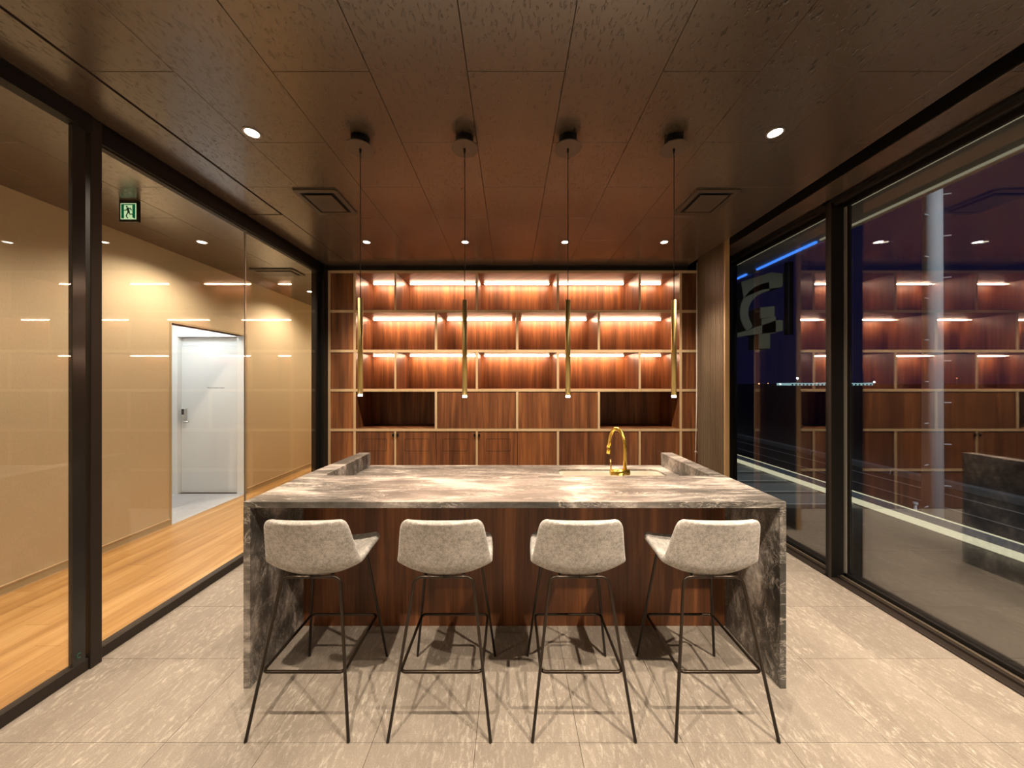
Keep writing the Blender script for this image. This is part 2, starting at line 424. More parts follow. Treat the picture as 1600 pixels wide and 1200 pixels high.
# vestibule behind the doorway
VX0 = -4.64
v = boxes('wall_vestibule', [(VX0-.1, VX0, VY0-.1, 4.64, 0, 2.5), (VX0, CORR-.12, VY0-.1, VY0, 0, 2.5), (VX0, CORR-.0, VY1, VY1+.001, 0, .001),
     (VX0, -4.513, VY1, 4.64, 0, 2.5), (-3.700, CORR-.001, VY1, 4.64, 0, 2.5), (-4.513, -3.700, VY1, 4.64, 2.128, 2.5)], 'white_paint')
tag(v, 'white walls of the small vestibule past the corridor', 'wall', kind='structure')
tag(box('ceiling_vestibule', VX0, CORR-.12, VY0, VY1, 2.5, 2.54, 'white_paint'), 'white ceiling of the vestibule', 'ceiling', kind='structure')
vf = box('floor_vestibule', VX0, CORR, VY0, 4.64, -.05, -.008, 'grout'); tag(vf, 'pale grey tile floor of the vestibule', 'floor', kind='structure')
tiles('tile', vf, edges(VX0, CORR, CORR, .45), edges(VY0, VY1, VY0, .45), -.008, .0005, 'vestibule_tile', .002, .0006)
vp = thing('ceiling_panel_light', 'cool white panel light on the vestibule ceiling', 'light', (-4.1, 4.04, 2.5))
box('housing', -4.33, -3.87, 3.84, 4.24, 2.470, 2.5, 'white_paint', vp); box('diffuser', -4.31, -3.89, 3.86, 4.22, 2.466, 2.4705, 'vest_panel', vp)
d_ = lamp('AREA', (-4.1, 4.04, 2.455), P_VEST, COOL, vp); d_.data.size = .4
# white door with keypad
dr = thing('door_1', 'white flush door with grey lettering and keypad lever lock', 'door', (-4.1, 4.54, 0), kind='structure')
box('door_leaf', -4.507, -3.706, 4.556, 4.60, .004, 2.010, 'white_door', dr, .002)
box('transom_panel', -4.507, -3.706, 4.57, 4.60, 2.014, 2.128, 'white_door', dr)
boxes('door_frame', [(-4.560, -4.509, 4.500, 4.62, 0, 2.165), (-3.704, CORR-.002, 4.500, 4.62, 0, 2.165), (-4.509, -3.704, 4.500, 4.62, 2.128, 2.165)], 'white_paint', dr, .002)
hx = -4.455
hk = box('keypad_lock', hx-.026, hx+.026, 4.525, 4.557, 1.005, 1.155, 'steel', dr, .004)
box('keypad', hx-.023, hx+.012, 4.5235, 4.526, 1.075, 1.150, 'keypad', hk)
hd = cyl('handle_rose', (hx, 0), .001, 0, .0, 'steel', dr) if False else box('handle_plate', hx-.020, hx+.02, 4.540, 4.557, .955, 1.006, 'steel', dr, .004)
tube('lever', fillet([(hx, 4.556, .985), (hx, 4.500, .985), (hx+.10, 4.500, .980)], .012), .008, 'steel', hd)
fc = bpy.data.curves.new('lettering', 'FONT'); fc.body = "Men's locker room"; fc.size = .030; fc.align_x = 'CENTER'; fc.extrude = .0006
fo = bpy.data.objects.new('lettering_src', fc); C.objects.link(fo); bpy.context.view_layer.update()
me = bpy.data.meshes.new_from_object(fo.evaluated_get(bpy.context.evaluated_depsgraph_get())); bpy.data.objects.remove(fo)
me.transform(Matrix.Translation((-4.035, 4.5552, 1.43)) @ Matrix.Rotation(math.pi/2, 4, 'X')); me.materials.clear()
link('lettering', me, 'grey_ink', dr)

# ---- left glass partition: sliding door panel (window_1) and fixed glazing (window_2)
w1 = thing('window_1', 'sliding clear glass door panel of the corridor partition with dark stile', 'glass door', (GL, 0, 0), kind='structure')
box('pane', GL-.005, GL+.005, Y0, 1.735, .03, 2.84, 'glass_clear', w1)
box('bottom_rail', GL-.030, -2.212, Y0, 1.745, 0, .062, 'bronze_metal', w1, .002)
box('head_rail', GL-.030, -2.190, Y0, 1.745, 2.815, CEIL+.012, 'black_metal', w1)
st = box('stile', GL-.012, GL+.010, 1.680, 1.732, .062, 2.82, 'stile_metal', w1, .001)
sp = [(GL+.0108, 1.705+.008*math.cos(a), .105+.012*math.sin(a)) for a in [math.radians(50+26*k) for k in range(11)]]
tube('round_sticker', sp, .0024, 'green_sticker', st, n=6)
for z in (.62, 2.35, 2.62):
    tube('screw', [(GL+.009, 1.708, z), (GL+.0115, 1.708, z)], .005, 'stile_metal', st, n=10)
w2 = thing('window_2', 'fixed clear glazing of the corridor partition beside the bar', 'glass wall', (GL, 2.9, 0), kind='structure')
box('post', -2.29, -2.204, 1.746, 1.796, 0, CEIL, 'bronze_metal', w2, .002)
box('bottom_rail', -2.285, -2.232, 1.796, 3.86, 0, .060, 'bronze_metal', w2, .002)
box('head_rail', -2.285, -2.212, 1.796, 3.86, 2.795, CEIL+.012, 'black_metal', w2)
box('head_bead', -2.245, -2.232, 1.796, 3.86, 2.787, 2.795, 'bronze_metal', w2)
box('pane', GL-.022, GL-.012, 1.796, 2.800, .05, 2.80, 'glass_clear', w2)
box('pane', GL-.022, GL-.012, 2.808, 3.84, .05, 2.80, 'glass_clear', w2)
box('glass_joint', GL-.023, GL-.011, 2.800, 2.808, .06, 2.795, 'pale_metal', w2)
box('corner_post', -2.30, -2.232, 3.84, YS+.05, 0, CEIL, 'black_metal', w2)
box('corner_post_facing', -2.232, sx(512)-.002, 3.89, YS+.05, 0, CEIL, 'black_metal', w2)

# ---- right window wall
def window(name, label, ya, yb):
    t = thing(name, label, 'window', (GR, (ya+yb)/2, 0), kind='structure')
    box('pane', GR-.004, GR+.003, ya, yb, .045, 2.86, 'glass_coated', t)
    box('outer_pane', GR+.029, GR+.034, ya, yb, .045, 2.86, 'glass_outer', t)
    box('sill_board', 2.452, 2.505, ya, yb, -.01, .012, 'bronze_metal', t, .002)
    box('sill_track', 2.505, 2.517, ya, yb, -.01, .026, 'bronze_metal', t, .001)
    box('sill_track', 2.528, 2.545, ya, yb, -.01, .030, 'trim_metal', t, .001)
    box('sill_bed', 2.505, GR+.05, ya, yb, -.02, .006, 'black_metal', t)
    box('glazing_bead', GR-.024, GR-.004, ya, yb, .006, .052, 'black_metal', t, .001)
    box('head_frame', 2.438, GR+.04, ya, yb, 2.885, CEIL+.04, 'black_metal', t)
    box('head_track', 2.480, 2.500, ya, yb, 2.866, 2.886, 'bronze_metal', t)
    box('head_bead', GR-.026, GR-.004, ya, yb, 2.848, 2.886, 'black_metal', t)
    return t
plain('trim_metal', (.13, .105, .08), .35, .3)
w3 = window('window_3', 'large night window pane between the post and the room end', Y0, 2.555)
w4 = window('window_4', 'night window pane between the black post and the slatted screen', 2.605, 3.85)
box('jamb', 2.45, GR+.04, 3.85, 3.97, 0, CEIL, 'black_metal', w4)
box('jamb', 2.28, 2.45, 3.93, 3.97, 0, CEIL, 'black_metal', w4)
wp = thing('trim_4', 'black window post with pale metal bead', 'post', (2.55, 2.58, 0), kind='structure')
box('post_core', 2.464, GR+.04, 2.555, 2.605, 0, CEIL, 'black_metal', wp, .002)
box('post_flange', 2.454, 2.464, 2.550, 2.572, 0, CEIL, 'bronze_metal', wp, .002)
box('post_bead', 2.556, 2.568, 2.538, 2.5555, .012, 2.885, 'pale_metal', wp, .001)
box('glazing_bead', GR-.010, GR-.004, 2.530, 2.555, .012, 2.885, 'black_metal', wp)

# ---- slatted screen by the shelving
sc_ = thing('slatted_screen', 'tall taupe vertical slat screen standing between shelving and window', 'screen', (2.21, 3.6, 0))
TOP = CEIL+.15
box('screen_panel', 2.205, 2.234, 3.415, 3.91, 0, TOP, 'slat_taupe', sc_)
box('edge_trim', 2.190, 2.236, 3.400, 3.415, 0, TOP, 'trim_wood', sc_, .001)
ns = 16; pit = (3.91-3.415)/ns
sl = None
for i in range(ns):
    y = 3.415+i*pit
    if sl is None: sl = box('slat', 2.192, 2.206, y+.003, y+pit-.006, 0, TOP, 'slat_taupe', sc_, .001)
    else:
        o = sl.copy(); C.objects.link(o); o.location = sl.location+Vector((0, i*pit, 0))
bc = thing('blind_cord', 'thin white blind cord hanging beside the slatted screen', 'cord', (2.19, 3.90, .60))
cxo, cyo = 2.168, 3.885
tube('cord', [(cxo+.005, cyo, CEIL+.01), (cxo, cyo, 2.1), (cxo+.004, cyo+.005, 1.5), (cxo-.005, cyo, .95), (cxo-.009, cyo, .75), (cxo-.014, cyo, .58)], .0035, 'white_cord', bc, 6)
tube('cord', [(cxo+.010, cyo+.005, CEIL+.01), (cxo+.008, cyo, 2.0), (cxo+.006, cyo, 1.3), (cxo-.006, cyo, .77), (cxo-.011, cyo, .70)], .0030, 'white_cord', bc, 6)
tube('cord_knot', [(cxo-.020, cyo, .70), (cxo-.007, cyo, .707), (cxo+.010, cyo, .693)], .005, 'white_cord', bc, 6)

# ================================================================== WALL SHELVING
sh = thing('wall_shelving', 'built-in walnut wall shelving with pale edges and glowing niches', 'shelving', (0, 4.3, 0))
FY = YS; BYK = YS+.50; EB = .004
H = [424.6, 486.4, 548.5, 609.8, 671.8, 734.2]       # board centres (pixels on the shelf front)
HT = 2.0                                            # half board thickness in pixels
XL0, XL1, XR0, XR1 = 512.4, 516.2, 1091.4, 1095.0
def board(x0, x1, z0, z1, y0=FY):
    o = box('shelf_board', x0, x1, y0+EB, BYK, z0, z1, 'walnut', sh)
    box('edge_band', x0, x1, y0, y0+EB, z0, z1, 'oak_edge', o); return o
def divider(px0, px1, z0, z1, name='divider'):
    o = box(name, sx(px0), sx(px1), FY+EB+.001, BYK, z0, z1, 'walnut', sh)
    box('edge_band', sx(px0), sx(px1), FY+.001, FY+EB+.001, z0, z1, 'oak_edge', o); return o
for y in H: board(sx(XL0), sx(XR1), sz(y+HT), sz(y-HT))
zt = sz(H[0]-HT)
rows = [(sz(H[i+1]-HT), sz(H[i]+HT)) for i in range(5)] + [(0.0, sz(H[5]+HT))]
for z0, z1 in rows:
    for a, b_ in ((XL0, XL1), (552.2, 555.8), (1062, 1065.6), (XR0, XR1)):
        divider(a, b_, z0, z1, 'upright')
A = [(616, 619), (743.4, 746.6), (870, 873.6), (998, 1001.4)]; Bd = [(679.4, 683), (806.2, 810), (934, 937.6)]
LAY = [A, Bd, A, Bd, A, A]
box('back_panel', sx(XL0), sx(XR1), BYK, BYK+.03, 0, zt, 'walnut', sh)
# flush side column fronts
for z0, z1 in rows:
    for a, b_ in ((XL1, 552.2), (1065.6, XR0)):
        box('column_panel', sx(a)+.002, sx(b_)-.002, FY+.006, FY+.024, z0+.002, z1-.002, 'walnut', sh)
for r, (z0, z1) in enumerate(rows):
    ds = LAY[r]
    for a, b_ in ds: divider(a, b_, z0, z1)
    xs = [555.8]+[q for d in ds for q in d]+[1062]
    cells = [(sx(xs[2*i]), sx(xs[2*i+1])) for i in range(len(xs)//2)]
    for k, (xa, xb) in enumerate(cells):
        if r < 3:
            L = box('led_profile', xa+.035, xb-.035, YS+.390, YS+.420, z1-.006, z1, 'steel', sh)
            box('led_strip', xa+.05, xb-.05, YS+.392, YS+.418, z1-.017, z1-.006, 'led', L)
        elif r == 3 and k in (1, 2):
            box('flap_door', xa+.004, xb-.004, FY+.006, FY+.026, z0+.004, z1-.006, 'walnut', sh, .001)
        elif r >= 4:
            halves = [(xa, xb)]
            if xb-xa > .7 and k in (1, 2): m_ = (xa+xb)/2; halves = [(xa, m_+.0), (m_, xb)]
            for j, (a, b_) in enumerate(halves):
                d = box('cabinet_door', a+.0025, b_-.0025, FY+.006, FY+.026, z0+.003, z1-.004, 'walnut', sh, .001)
                if r == 4 and (k in (0, 1) or (k == 2 and j == 0)):
                    side = 1 if (k == 0 or (k == 1 and j == 1)) else -1
                    hx_ = (b_-.014) if side > 0 else (a+.014)
                    box('handle', hx_-.011, hx_+.011, FY-.012, FY+.008, z1-.062, z1-.026, 'black_metal', d, .003)
                    cxm = (a+b_)/2-.01*side; hw = .145; zb, ztop = sz(705), sz(686)
                    t = .0018
                    boxes('vent_outline', [(cxm-hw, cxm+hw, FY+.0052, FY+.0064, ztop-t, ztop+t), (cxm-hw, cxm+hw, FY+.0052, FY+.0064, zb-t, zb+t),
                          (cxm-hw-t, cxm-hw+t, FY+.0052, FY+.0064, zb, ztop), (cxm+hw-t, cxm+hw+t, FY+.0052, FY+.0064, zb, ztop)], 'groove', d)

# ================================================================== BAR COUNTER
BX0, BX1, BF, BM, BE = -1.314, 1.354, 1.635, 2.100, 2.80
TZ, WZ, TH = .918, .812, .0315
bar = thing('bar_counter', 'grey marble bar counter with waterfall ends and walnut front', 'counter', (0, 2.2, 0))
box('bar_top', BX0, BX1, BF, BM, TZ-TH, TZ, 'grey_marble', bar, .0015)
box('side_panel', BX0, BX0+.033, BF, BM, 0, TZ-TH, 'grey_marble', bar, .001)
box('side_panel', BX1-.031, BX1, BF, BM, 0, TZ-TH, 'grey_marble', bar, .001)
prism('end_wall', [(BX0, BM), (-1.180, BM), (-1.180, BE), (-1.272, BE)], 0, TZ, 'grey_marble', bar, .0012)
prism('end_wall', [(1.262, BM), (BX1, BM), (BX1+.004, BE), (1.262, BE)], 0, TZ, 'grey_marble', bar, .0012)
box('front_panel', BX0+.033, BX1-.031, 2.058, 2.072, 0, TZ-TH, 'walnut', bar)
box('riser', -1.180, 1.262, 2.074, BM-.0005, WZ-.03, TZ-TH, 'grey_marble', bar)
SX0, SX1, SY0, SY1 = .375, 1.170, 2.27, 2.668
WX0, WX1 = -1.180, 1.262
def sink_slab(name, mat, parent):
    """worktop slab in one mesh: a ring round the rounded sink opening and plain lengths either side"""
    x0, x1 = SX0-.06, SX1+.06; c = ((SX0+SX1)/2, (SY0+SY1)/2); n = 8
    inn = rrect(SX0, SX1, SY0, SY1, .055, n); out = []
    cor = [(x1, BE), (x0, BE), (x0, BM), (x1, BM)]
    for q in range(4):
        for k in range(n+1):
            px_, py_ = inn[q*(n+1)+k]; t = k/n
            cx_, cy_ = cor[q]
            vert_first = q in (0, 2)
            if t == .5: out.append((cx_, cy_))
            elif (t < .5) == vert_first: out.append((cx_, py_ + (cy_-py_)*min(t, 1-t)*1.0))
            else: out.append((px_ + (cx_-px_)*min(t, 1-t)*1.0, cy_))
    bm = bmesh.new()
    o0, o1, i0, i1 = [[bm.verts.new((x, y, z)) for x, y in P] for P in (out, inn) for z in (WZ-.012, WZ)]
    m = len(inn)
    for i in range(m):
        j = (i+1) % m
        bm.faces.new((o1[i], o1[j], i1[j], i1[i])); bm.faces.new((o0[i], i0[i], i0[j], o0[j]))
        bm.faces.new((i0[i], i1[i], i1[j], i0[j])); bm.faces.new((o0[i], o0[j], o1[j], o1[i]))
    bmbox(bm, WX0, x0, BM, BE, WZ-.012, WZ); bmbox(bm, x1, WX1, BM, BE, WZ-.012, WZ)
    return fin(bm, name, mat, parent)
sink_slab('worktop', 'grey_marble', bar)
box('rear_panel', -1.180, 1.262, BE-.03, BE-.012, .08, WZ-.03, 'walnut', bar)
box('plinth', -1.180, 1.262, BE-.09, BE-.07, 0, .08, 'black_metal', bar)
# sink
sk = thing('sink', 'cream undermount sink set in the marble worktop', 'sink', ((SX0+SX1)/2, (SY0+SY1)/2, .60))
bm = bmesh.new(); loops = []
for inset, z, r in ((-.012, WZ-.0135, .065), (-.003, WZ-.0145, .058), (.004, WZ-.03, .055), (.016, .66, .05), (.05, .622, .05)):
    loops.append([bm.verts.new((x, y, z)) for x, y in rrect(SX0+inset, SX1-inset, SY0+inset, SY1-inset, r, 8)])
for a, b_ in zip(loops[:-1], loops[1:]):
    n = len(a)
    for i in range(n):
        f = bm.faces.new((a[i], a[(i+1) % n], b_[(i+1) % n], b_[i])); f.smooth = True
bm.faces.new(loops[-1])
bs = fin(bm, 'basin', 'sink_cream', sk); md = bs.modifiers.new('s', 'SOLIDIFY'); md.thickness = .004; md.offset = 0
cyl('drain', ((SX0+SX1)/2, (SY0+SY1)/2), .045, .6225, .626, 'steel', sk)
# faucet
FX, FYY = .752, 2.19
fa = thing('faucet', 'brushed gold gooseneck faucet with side lever at the sink', 'faucet', (FX, FYY, WZ))
cyl('base', (FX-.03, FYY), .024, WZ, .915, 'gold', fa, 24)
tube('body', [(.655, FYY, .915), (.780, FYY, .915)], .0200, 'gold', fa, 20)
tube('lever', [(.660, FYY, .930), (.657, FYY, 1.0)], .0052, 'gold', fa, 10)
ex, ey = .690, 2.352
neck = [(FX, FYY, .92), (FX, FYY, 1.0), (FX, FYY, 1.07)]
for k in range(1, 17):
    a = math.radians(168)*k/16; t = (1-math.cos(a))/2*.94
    neck.append((FX+(ex-FX)*t, FYY+(ey-FYY)*t, 1.07+.122*math.sin(a)))
neck.append((FX+(ex-FX)*.985, FYY+(ey-FYY)*.985, 1.045))
tube('neck', neck, .0118, 'gold', fa, 16)
tube('spray_head', [(FX+(ex-FX)*.965, FYY+(ey-FYY)*.965, 1.062), (ex-.001, ey+.004, 1.005)], .0132, 'gold', fa, 16)

# ================================================================== BAR STOOLS
def make_stool():
    t = bpy.data.objects.new('bar_stool', None); C.objects.link(t)
    prof = [(.185, .674), (.179, .673), (.165, .671), (.13, .662), (.08, .652), (.02, .642), (-.04, .636), (-.080, .635), (-.104, .645), (-.121, .668), (-.132, .702), (-.140, .735), (-.153, .78), (-.168, .83), (-.181, .872), (-.187, .892), (-.191, .903), (-.193, .909)]
    P = [Vector((0, a, b_)) for a, b_ in prof]
    L = [0]
    for a, b_ in zip(P[:-1], P[1:]): L.append(L[-1]+(b_-a).length)
    tot = L[-1]; m = len(P); nu = 17
    def wid(s):
        z = s/tot
        pts = [(0, .198), (.25, .210), (.52, .214), (.60, .213), (1, .178)]
        for (a, wa), (b2, wb) in zip(pts[:-1], pts[1:]):
            if z <= b2: w0 = wa+(wb-wa)*(z-a)/(b2-a); break
        r = .040; d = min(s+.004, tot-s+.004)
        if d < r: w0 -= r*(1-math.sqrt(max(0, 1-((r-d)/r)**2)))
        return w0
    verts, faces = [], []
    for i in range(m):
        s = L[i]; wdt = wid(s); q = s/tot
        lift = .018+.045*min(1, q/.30) if q < .5 else .063*max(0, 1-(q-.5)/.16)
        wrap = 0 if q < .46 else .030*min(1, (q-.46)/.14)
        for k in range(nu):
            u = -1+2*k/(nu-1); uu = math.sin(u*math.pi/2)*.35+u*.65
            e = abs(uu)**2.1
            verts.append((uu*wdt, P[i].y+wrap*e, P[i].z+lift*e))
    for i in range(m-1):
        for k in range(nu-1):
            a = i*nu+k; faces.append((a, a+1, a+nu+1, a+nu))
    me = bpy.data.meshes.new('seat_shell'); me.from_pydata(verts, [], faces)
    for p in me.polygons: p.use_smooth = True
    so = link('seat_shell', me, 'grey_fabric', t)
    md = so.modifiers.new('thick', 'SOLIDIFY'); md.thickness = .028; md.offset = 0; 
    sb = so.modifiers.new('sub', 'SUBSURF'); sb.levels = 1; sb.render_levels = 1
    r = .0068
    for sgn in (-1, 1):
        tube('leg', fillet([(sgn*.215, -.22, .002), (sgn*.130, -.120, .634), (sgn*-.002, -.120, .634)], .035), r, 'leg_metal', t)
        tube('leg', fillet([(sgn*.213, .22, .002), (sgn*.135, .130, .640), (sgn*-.002, .130, .640)], .035), r, 'leg_metal', t)
    fy0, fy1, fw, z = -.176, .180, .176, .257
    loop = [(x, y, z) for x, y in rrect(-fw, fw, fy0, fy1, .022, 6)]
    tube('foot_ring', loop, .0066, 'leg_metal', t, closed=True)
    for sgn in (-1, 1):
        tube('seat_rail', [(sgn*.085, -.120, .634), (sgn*.085, .130, .640)], .006, 'leg_metal', t)
    return t
st0 = make_stool()
SL = ['grey fabric bar stool in the row end beside the corridor glass',
      'grey fabric bar stool, second in the row from the corridor glass',
      'grey fabric bar stool, second in the row from the window side',
      'grey fabric bar stool in the row end beside the windows']
for i, x in enumerate((-.893, -.299, .306, .905)):
    if i == 0: t = st0
    else:
        t = st0.copy(); C.objects.link(t)
        for ch in st0.children:
            c = ch.copy(); C.objects.link(c); c.parent = t
    t.location = (x, 1.610, 0)
    tag(t, SL[i], 'bar stool', 'bar stools along the counter')

# ================================================================== CEILING FIXTURES
def downlight(x, y, label, group, power, r=.034, size=1.9):
    t = thing('downlight', label, 'downlight', (x, y, CEIL), group)
    ring('trim_ring', (x, y), r, r+.009, CEIL-.004, CEIL+.001, 'pale_metal', t)
    cyl('lens', (x, y), r, CEIL-.0022, CEIL-.0012, 'lens', t)
    if power: lamp('SPOT', (x, y, CEIL-.012), power, WARM, t, size, .75, .02)
    return t
DB = CEIL-CAMH
for x, l in zip((-1.427, -.451, .538, 1.520), ('end of the row by the corridor glass', 'second in the row from the corridor glass', 'second in the row from the windows', 'end of the row by the windows')):
    downlight(x, F*DB/221, 'small round downlight in front of the shelving, '+l, 'row of downlights before the shelving', P_BACK, .030)
downlight(-1.444, F*DB/392, 'recessed downlight between the corridor glass and the pendants', 'downlights beside the pendants', P_MID*.45)
downlight(1.476, F*DB/392, 'recessed downlight between the pendants and the windows', 'downlights beside the pendants', P_MID)
for x, l in ((-.70, 'corridor'), (.70, 'window')):
    downlight(x, .60, 'recessed downlight behind the bar stools, on the '+l+' side', 'downlights behind the stools', P_FRONT)
downlight(-1.5, -.55, 'recessed downlight near the rear wall on the corridor side', 'downlights by the rear wall', P_REAR*.25)
downlight(1.6, .35, 'added downlight brightening the open floor beside the large window', 'downlights by the rear wall', P_REAR*2.6)  # added out of view to brighten the floor on the window side
for y, l in ((-.4, 'beside the sliding glass panel'), (1.45, 'by the end of the sliding glass panel'), (3.294, 'before the white doorway'), (5.07, 'past the doorway beyond the slot vent'), (6.9, 'near the corridor end wall')):
    t = downlight(-3.06, y, 'round corridor downlight '+l, 'corridor downlights', P_CORR, .034, 2.55)
# pendants
PY = 1.90
for i, (px, l) in enumerate(zip((563, 726, 887.3, 1053), ('nearest the corridor glass', 'second from the corridor glass', 'second from the windows', 'nearest the windows'))):
    x = (px-CX)/F*PY; zt_ = 1.5+(599-(466 if i == 0 else 469))/F*PY; zb = 1.437 if i == 0 else 1.430
    t = thing('pendant_light', 'slim brass tube pendant over the bar, '+l, 'pendant light', (x, PY, CEIL), 'brass pendants over the bar')
    cyl('canopy', (x, PY), .050, CEIL-.056, CEIL, 'black_metal', t, 36)
    cyl('canopy_disc', (x, PY), .075, CEIL-.062, CEIL-.056, 'disc_brown', t, 40) if 'disc_brown' in MATS else (plain('disc_brown', (.10, .075, .055), .35), cyl('canopy_disc', (x, PY), .075, CEIL-.062, CEIL-.056, 'disc_brown', t, 40))
    cyl('cord_grip', (x, PY), .006, CEIL-.082, CEIL-.062, 'black_metal', t, 12)
    tube('cord', [(x, PY, CEIL-.08), (x+.001, PY, 2.45), (x, PY, zt_)], .0024, 'black_metal', t, 8)
    tu = cyl('brass_tube', (x, PY), .0142, zb, zt_, 'brass', t, 28)
    cyl('bulb', (x, PY), .0118, zb-.010, zb+.004, 'pend_lens', t, 20, .0118)
    lamp('SPOT', (x, PY, zb-.020), P_PEND, WARM, t, 2.3, .5, .012)
# square ceiling diffusers
def ring_prism(name, outer, inner, z0, z1, mat, parent):
    bm = bmesh.new(); n = len(inner)
    o0, o1, i0, i1 = [[bm.verts.new((x, y, z)) for x, y in P] for P in (outer, inner) for z in (z0, z1)]
    for i in range(n):
        j = (i+1) % n
        bm.faces.new((o1[i], o1[j], i1[j], i1[i])); bm.faces.new((o0[i], i0[i], i0[j], o0[j]))
        bm.faces.new((i0[i], i1[i], i1[j], i0[j])); bm.faces.new((o0[i], o0[j], o1[j], o1[i]))
    return fin(bm, name, mat, parent)
def diffuser(name, x0, x1, y0, y1, label, bars=False):
    z = CEIL; t = thing(name, label, 'air vent', ((x0+x1)/2, (y0+y1)/2, z), 'square ceiling air vents')
    f = .036
    o = rrect(x0, x1, y0, y1, .018, 4); i_ = rrect(x0+f, x1-f, y0+f, y1-f, .006, 4)
    ring_prism('vent_frame', o, i_, z-.012, z+.001, 'vent_brown', t)
    box('vent_recess', x0+f-.002, x1-f+.002, y0+f-.002, y1-f+.002, z-.0015, z+.0005, 'dark_void', t)
    g = f+.024
    box('vent_plate', x0+g, x1-g, y0+g, y1-g, z-.020, z-.010, 'vent_brown', t, .003)
    return t
plain('vent_brown', (.075, .057, .042), .4)
vy0, vy1 = F*DB/304.6, F*DB/265.5
diffuser('air_vent', -1.578, -1.257, vy0, vy1, 'brown square air vent near the corridor glass')
diffuser('air_vent', 1.339, 1.664, vy0, vy1, 'brown square air vent near the windows')
t = diffuser('air_vent', -3.20, -2.66, F*DB/179.5, F*DB/168.5, 'brown slot air vent in the corridor ceiling')

# exit sign
ES = 2.545; ex0, ez1 = (185.8-CX)/F*ES, CEIL
ew = 29.4/F*ES; ez0 = CAMH+(599-346.3)/F*ES; ezt = CAMH+(599-313)/F*ES
xs_ = thing('exit_sign', 'green running figure exit sign hung in the corridor', 'exit sign', (ex0+ew/2, ES, CEIL))
box('housing', ex0, ex0+ew, ES, ES+.022, ez0, ezt, 'black_metal', xs_, .002)
box('mount', ex0+.03, ex0+ew-.03, ES+.004, ES+.018, ezt-.004, CEIL, 'black_metal', xs_)
fx0, fx1 = ex0+ew*.105, ex0+ew*.925; fz1, fz0 = ez0+(ezt-ez0)*.855, ez0+(ezt-ez0)*.105
def U(u, v_): return (fx0+(fx1-fx0)*u, fz1+(fz0-fz1)*v_)
fb = box('sign_face', fx0, fx1, ES-.002, ES+.001, fz0, fz1, 'sign_white', xs_)
def poly(name, uv, mat, d=.003): return prism(name, [U(*p) for p in uv], ES-.0022-d*.2, ES-.0015, mat, fb, plane='xz')
def strokes(name, lines, wd, mat):
    bm = bmesh.new()
    for ln in lines:
        for (a, b_) in zip(ln[:-1], ln[1:]):
            A_, B_ = Vector(U(*a)), Vector(U(*b_)); d = (B_-A_); n = Vector((-d.y, d.x)).normalized()*wd*(fx1-fx0)/2; d = d.normalized()*wd*(fx1-fx0)*.4
            q = [A_-d+n, B_+d+n, B_+d-n, A_-d-n]
            lo = [bm.verts.new((p.x, ES-.0032, p.y)) for p in q]; hi = [bm.verts.new((p.x, ES-.0015, p.y)) for p in q]
            bm.faces.new(lo); bm.faces.new(hi)
            for i in range(4): bm.faces.new((lo[i], lo[(i+1) % 4], hi[(i+1) % 4], hi[i]))
    return fin(bm, name, mat, fb)
poly('green_band', [(.05, .05), (.95, .05), (.95, .11), (.05, .11)], 'sign_green')
poly('green_band', [(.05, .11), (.22, .11), (.22, .95), (.05, .95)], 'sign_green')
poly('green_band', [(.77, .11), (.95, .11), (.95, .95), (.86, .95), (.77, .86)], 'sign_green')
strokes('running_figure', [[(.47, .33), (.53, .55)]], .14, 'sign_dark')
strokes('running_figure_limbs', [[(.45, .35), (.36, .43), (.26, .44)], [(.50, .32), (.63, .32), (.70, .42)], [(.50, .55), (.40, .72), (.37, .80), (.46, .92)], [(.54, .55), (.60, .68), (.76, .69)]], .06, 'sign_dark')
poly('running_figure_head', [(.41+.06*math.cos(a), .21+.055*math.sin(a)) for a in [2*math.pi*k/12 for k in range(12)]], 'sign_dark', .005)

# ================================================================== OUTSIDE
tf = box('terrace', GR+.05, 4.30, -3, 12, -.06, -.012, 'grout'); tag(tf, 'dark stone terrace paving outside the windows', 'terrace', kind='structure')
tiles('paving_slab', tf, edges(GR+.05, 4.29, GR+.05, .545), edges(-3, 4.0, 0, .60), -.012, 0, 'terrace_stone', .004, .001)
for k in range(8):  # pale strips and dark gaps paint the light and shadow bands on the ground
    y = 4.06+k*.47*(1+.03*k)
    box('painted_light_band', GR+.05, 4.29, y+.10, y+.46, -.012, .0, 'soffit', tf)
cu = thing('terrace_curb', 'low terrace curb with cream face made to glow', 'curb', (4.4, 3, 0))
box('curb_block', 4.30, 4.535, -3, 14, -.25, .072, 'kerb', cu)
for k in range(6):  # curb face and edge glow themselves, in place of light washing over them
    box('glow_strip', 4.285, 4.300, -3+k*2.83, -3+(k+1)*2.83-.012, .006, .070, 'curb_glow', cu)
box('curb_edge_glow', 4.52, 4.54, -3, 14, .072, .080, 'curb_glow', cu)
tag(box('ground', 4.53, 900, -60, 900, -.25, -.15, 'asphalt'), 'dark asphalt ground stretching to the harbour', 'ground', kind='structure')
rk = thing('road_kerb', 'pale concrete kerb along the road outside', 'kerb', (6.9, 5, -.15))
for k in range(10): box('kerb_stone', 6.85, 7.0, -2+k*1.6, -2+k*1.6+1.57, -.15, -.04, 'kerb', rk, .01)
tag(box('road_line', 6.45, 6.50, -2, 14, -.1505, -.147, 'road_paint'), 'thin white painted line along the road', 'road line')
tag(box('parking_line', 5.75, 5.785, 3.6, 8.5, -.1505, -.147, 'road_paint'), 'short white painted line near the terrace curb', 'road line')
PX, PYY = 5.0, 5.0*F/659
po = thing('utility_pole', 'pale concrete utility pole with step bolts beyond the terrace', 'pole', (PX, PYY, -.15))
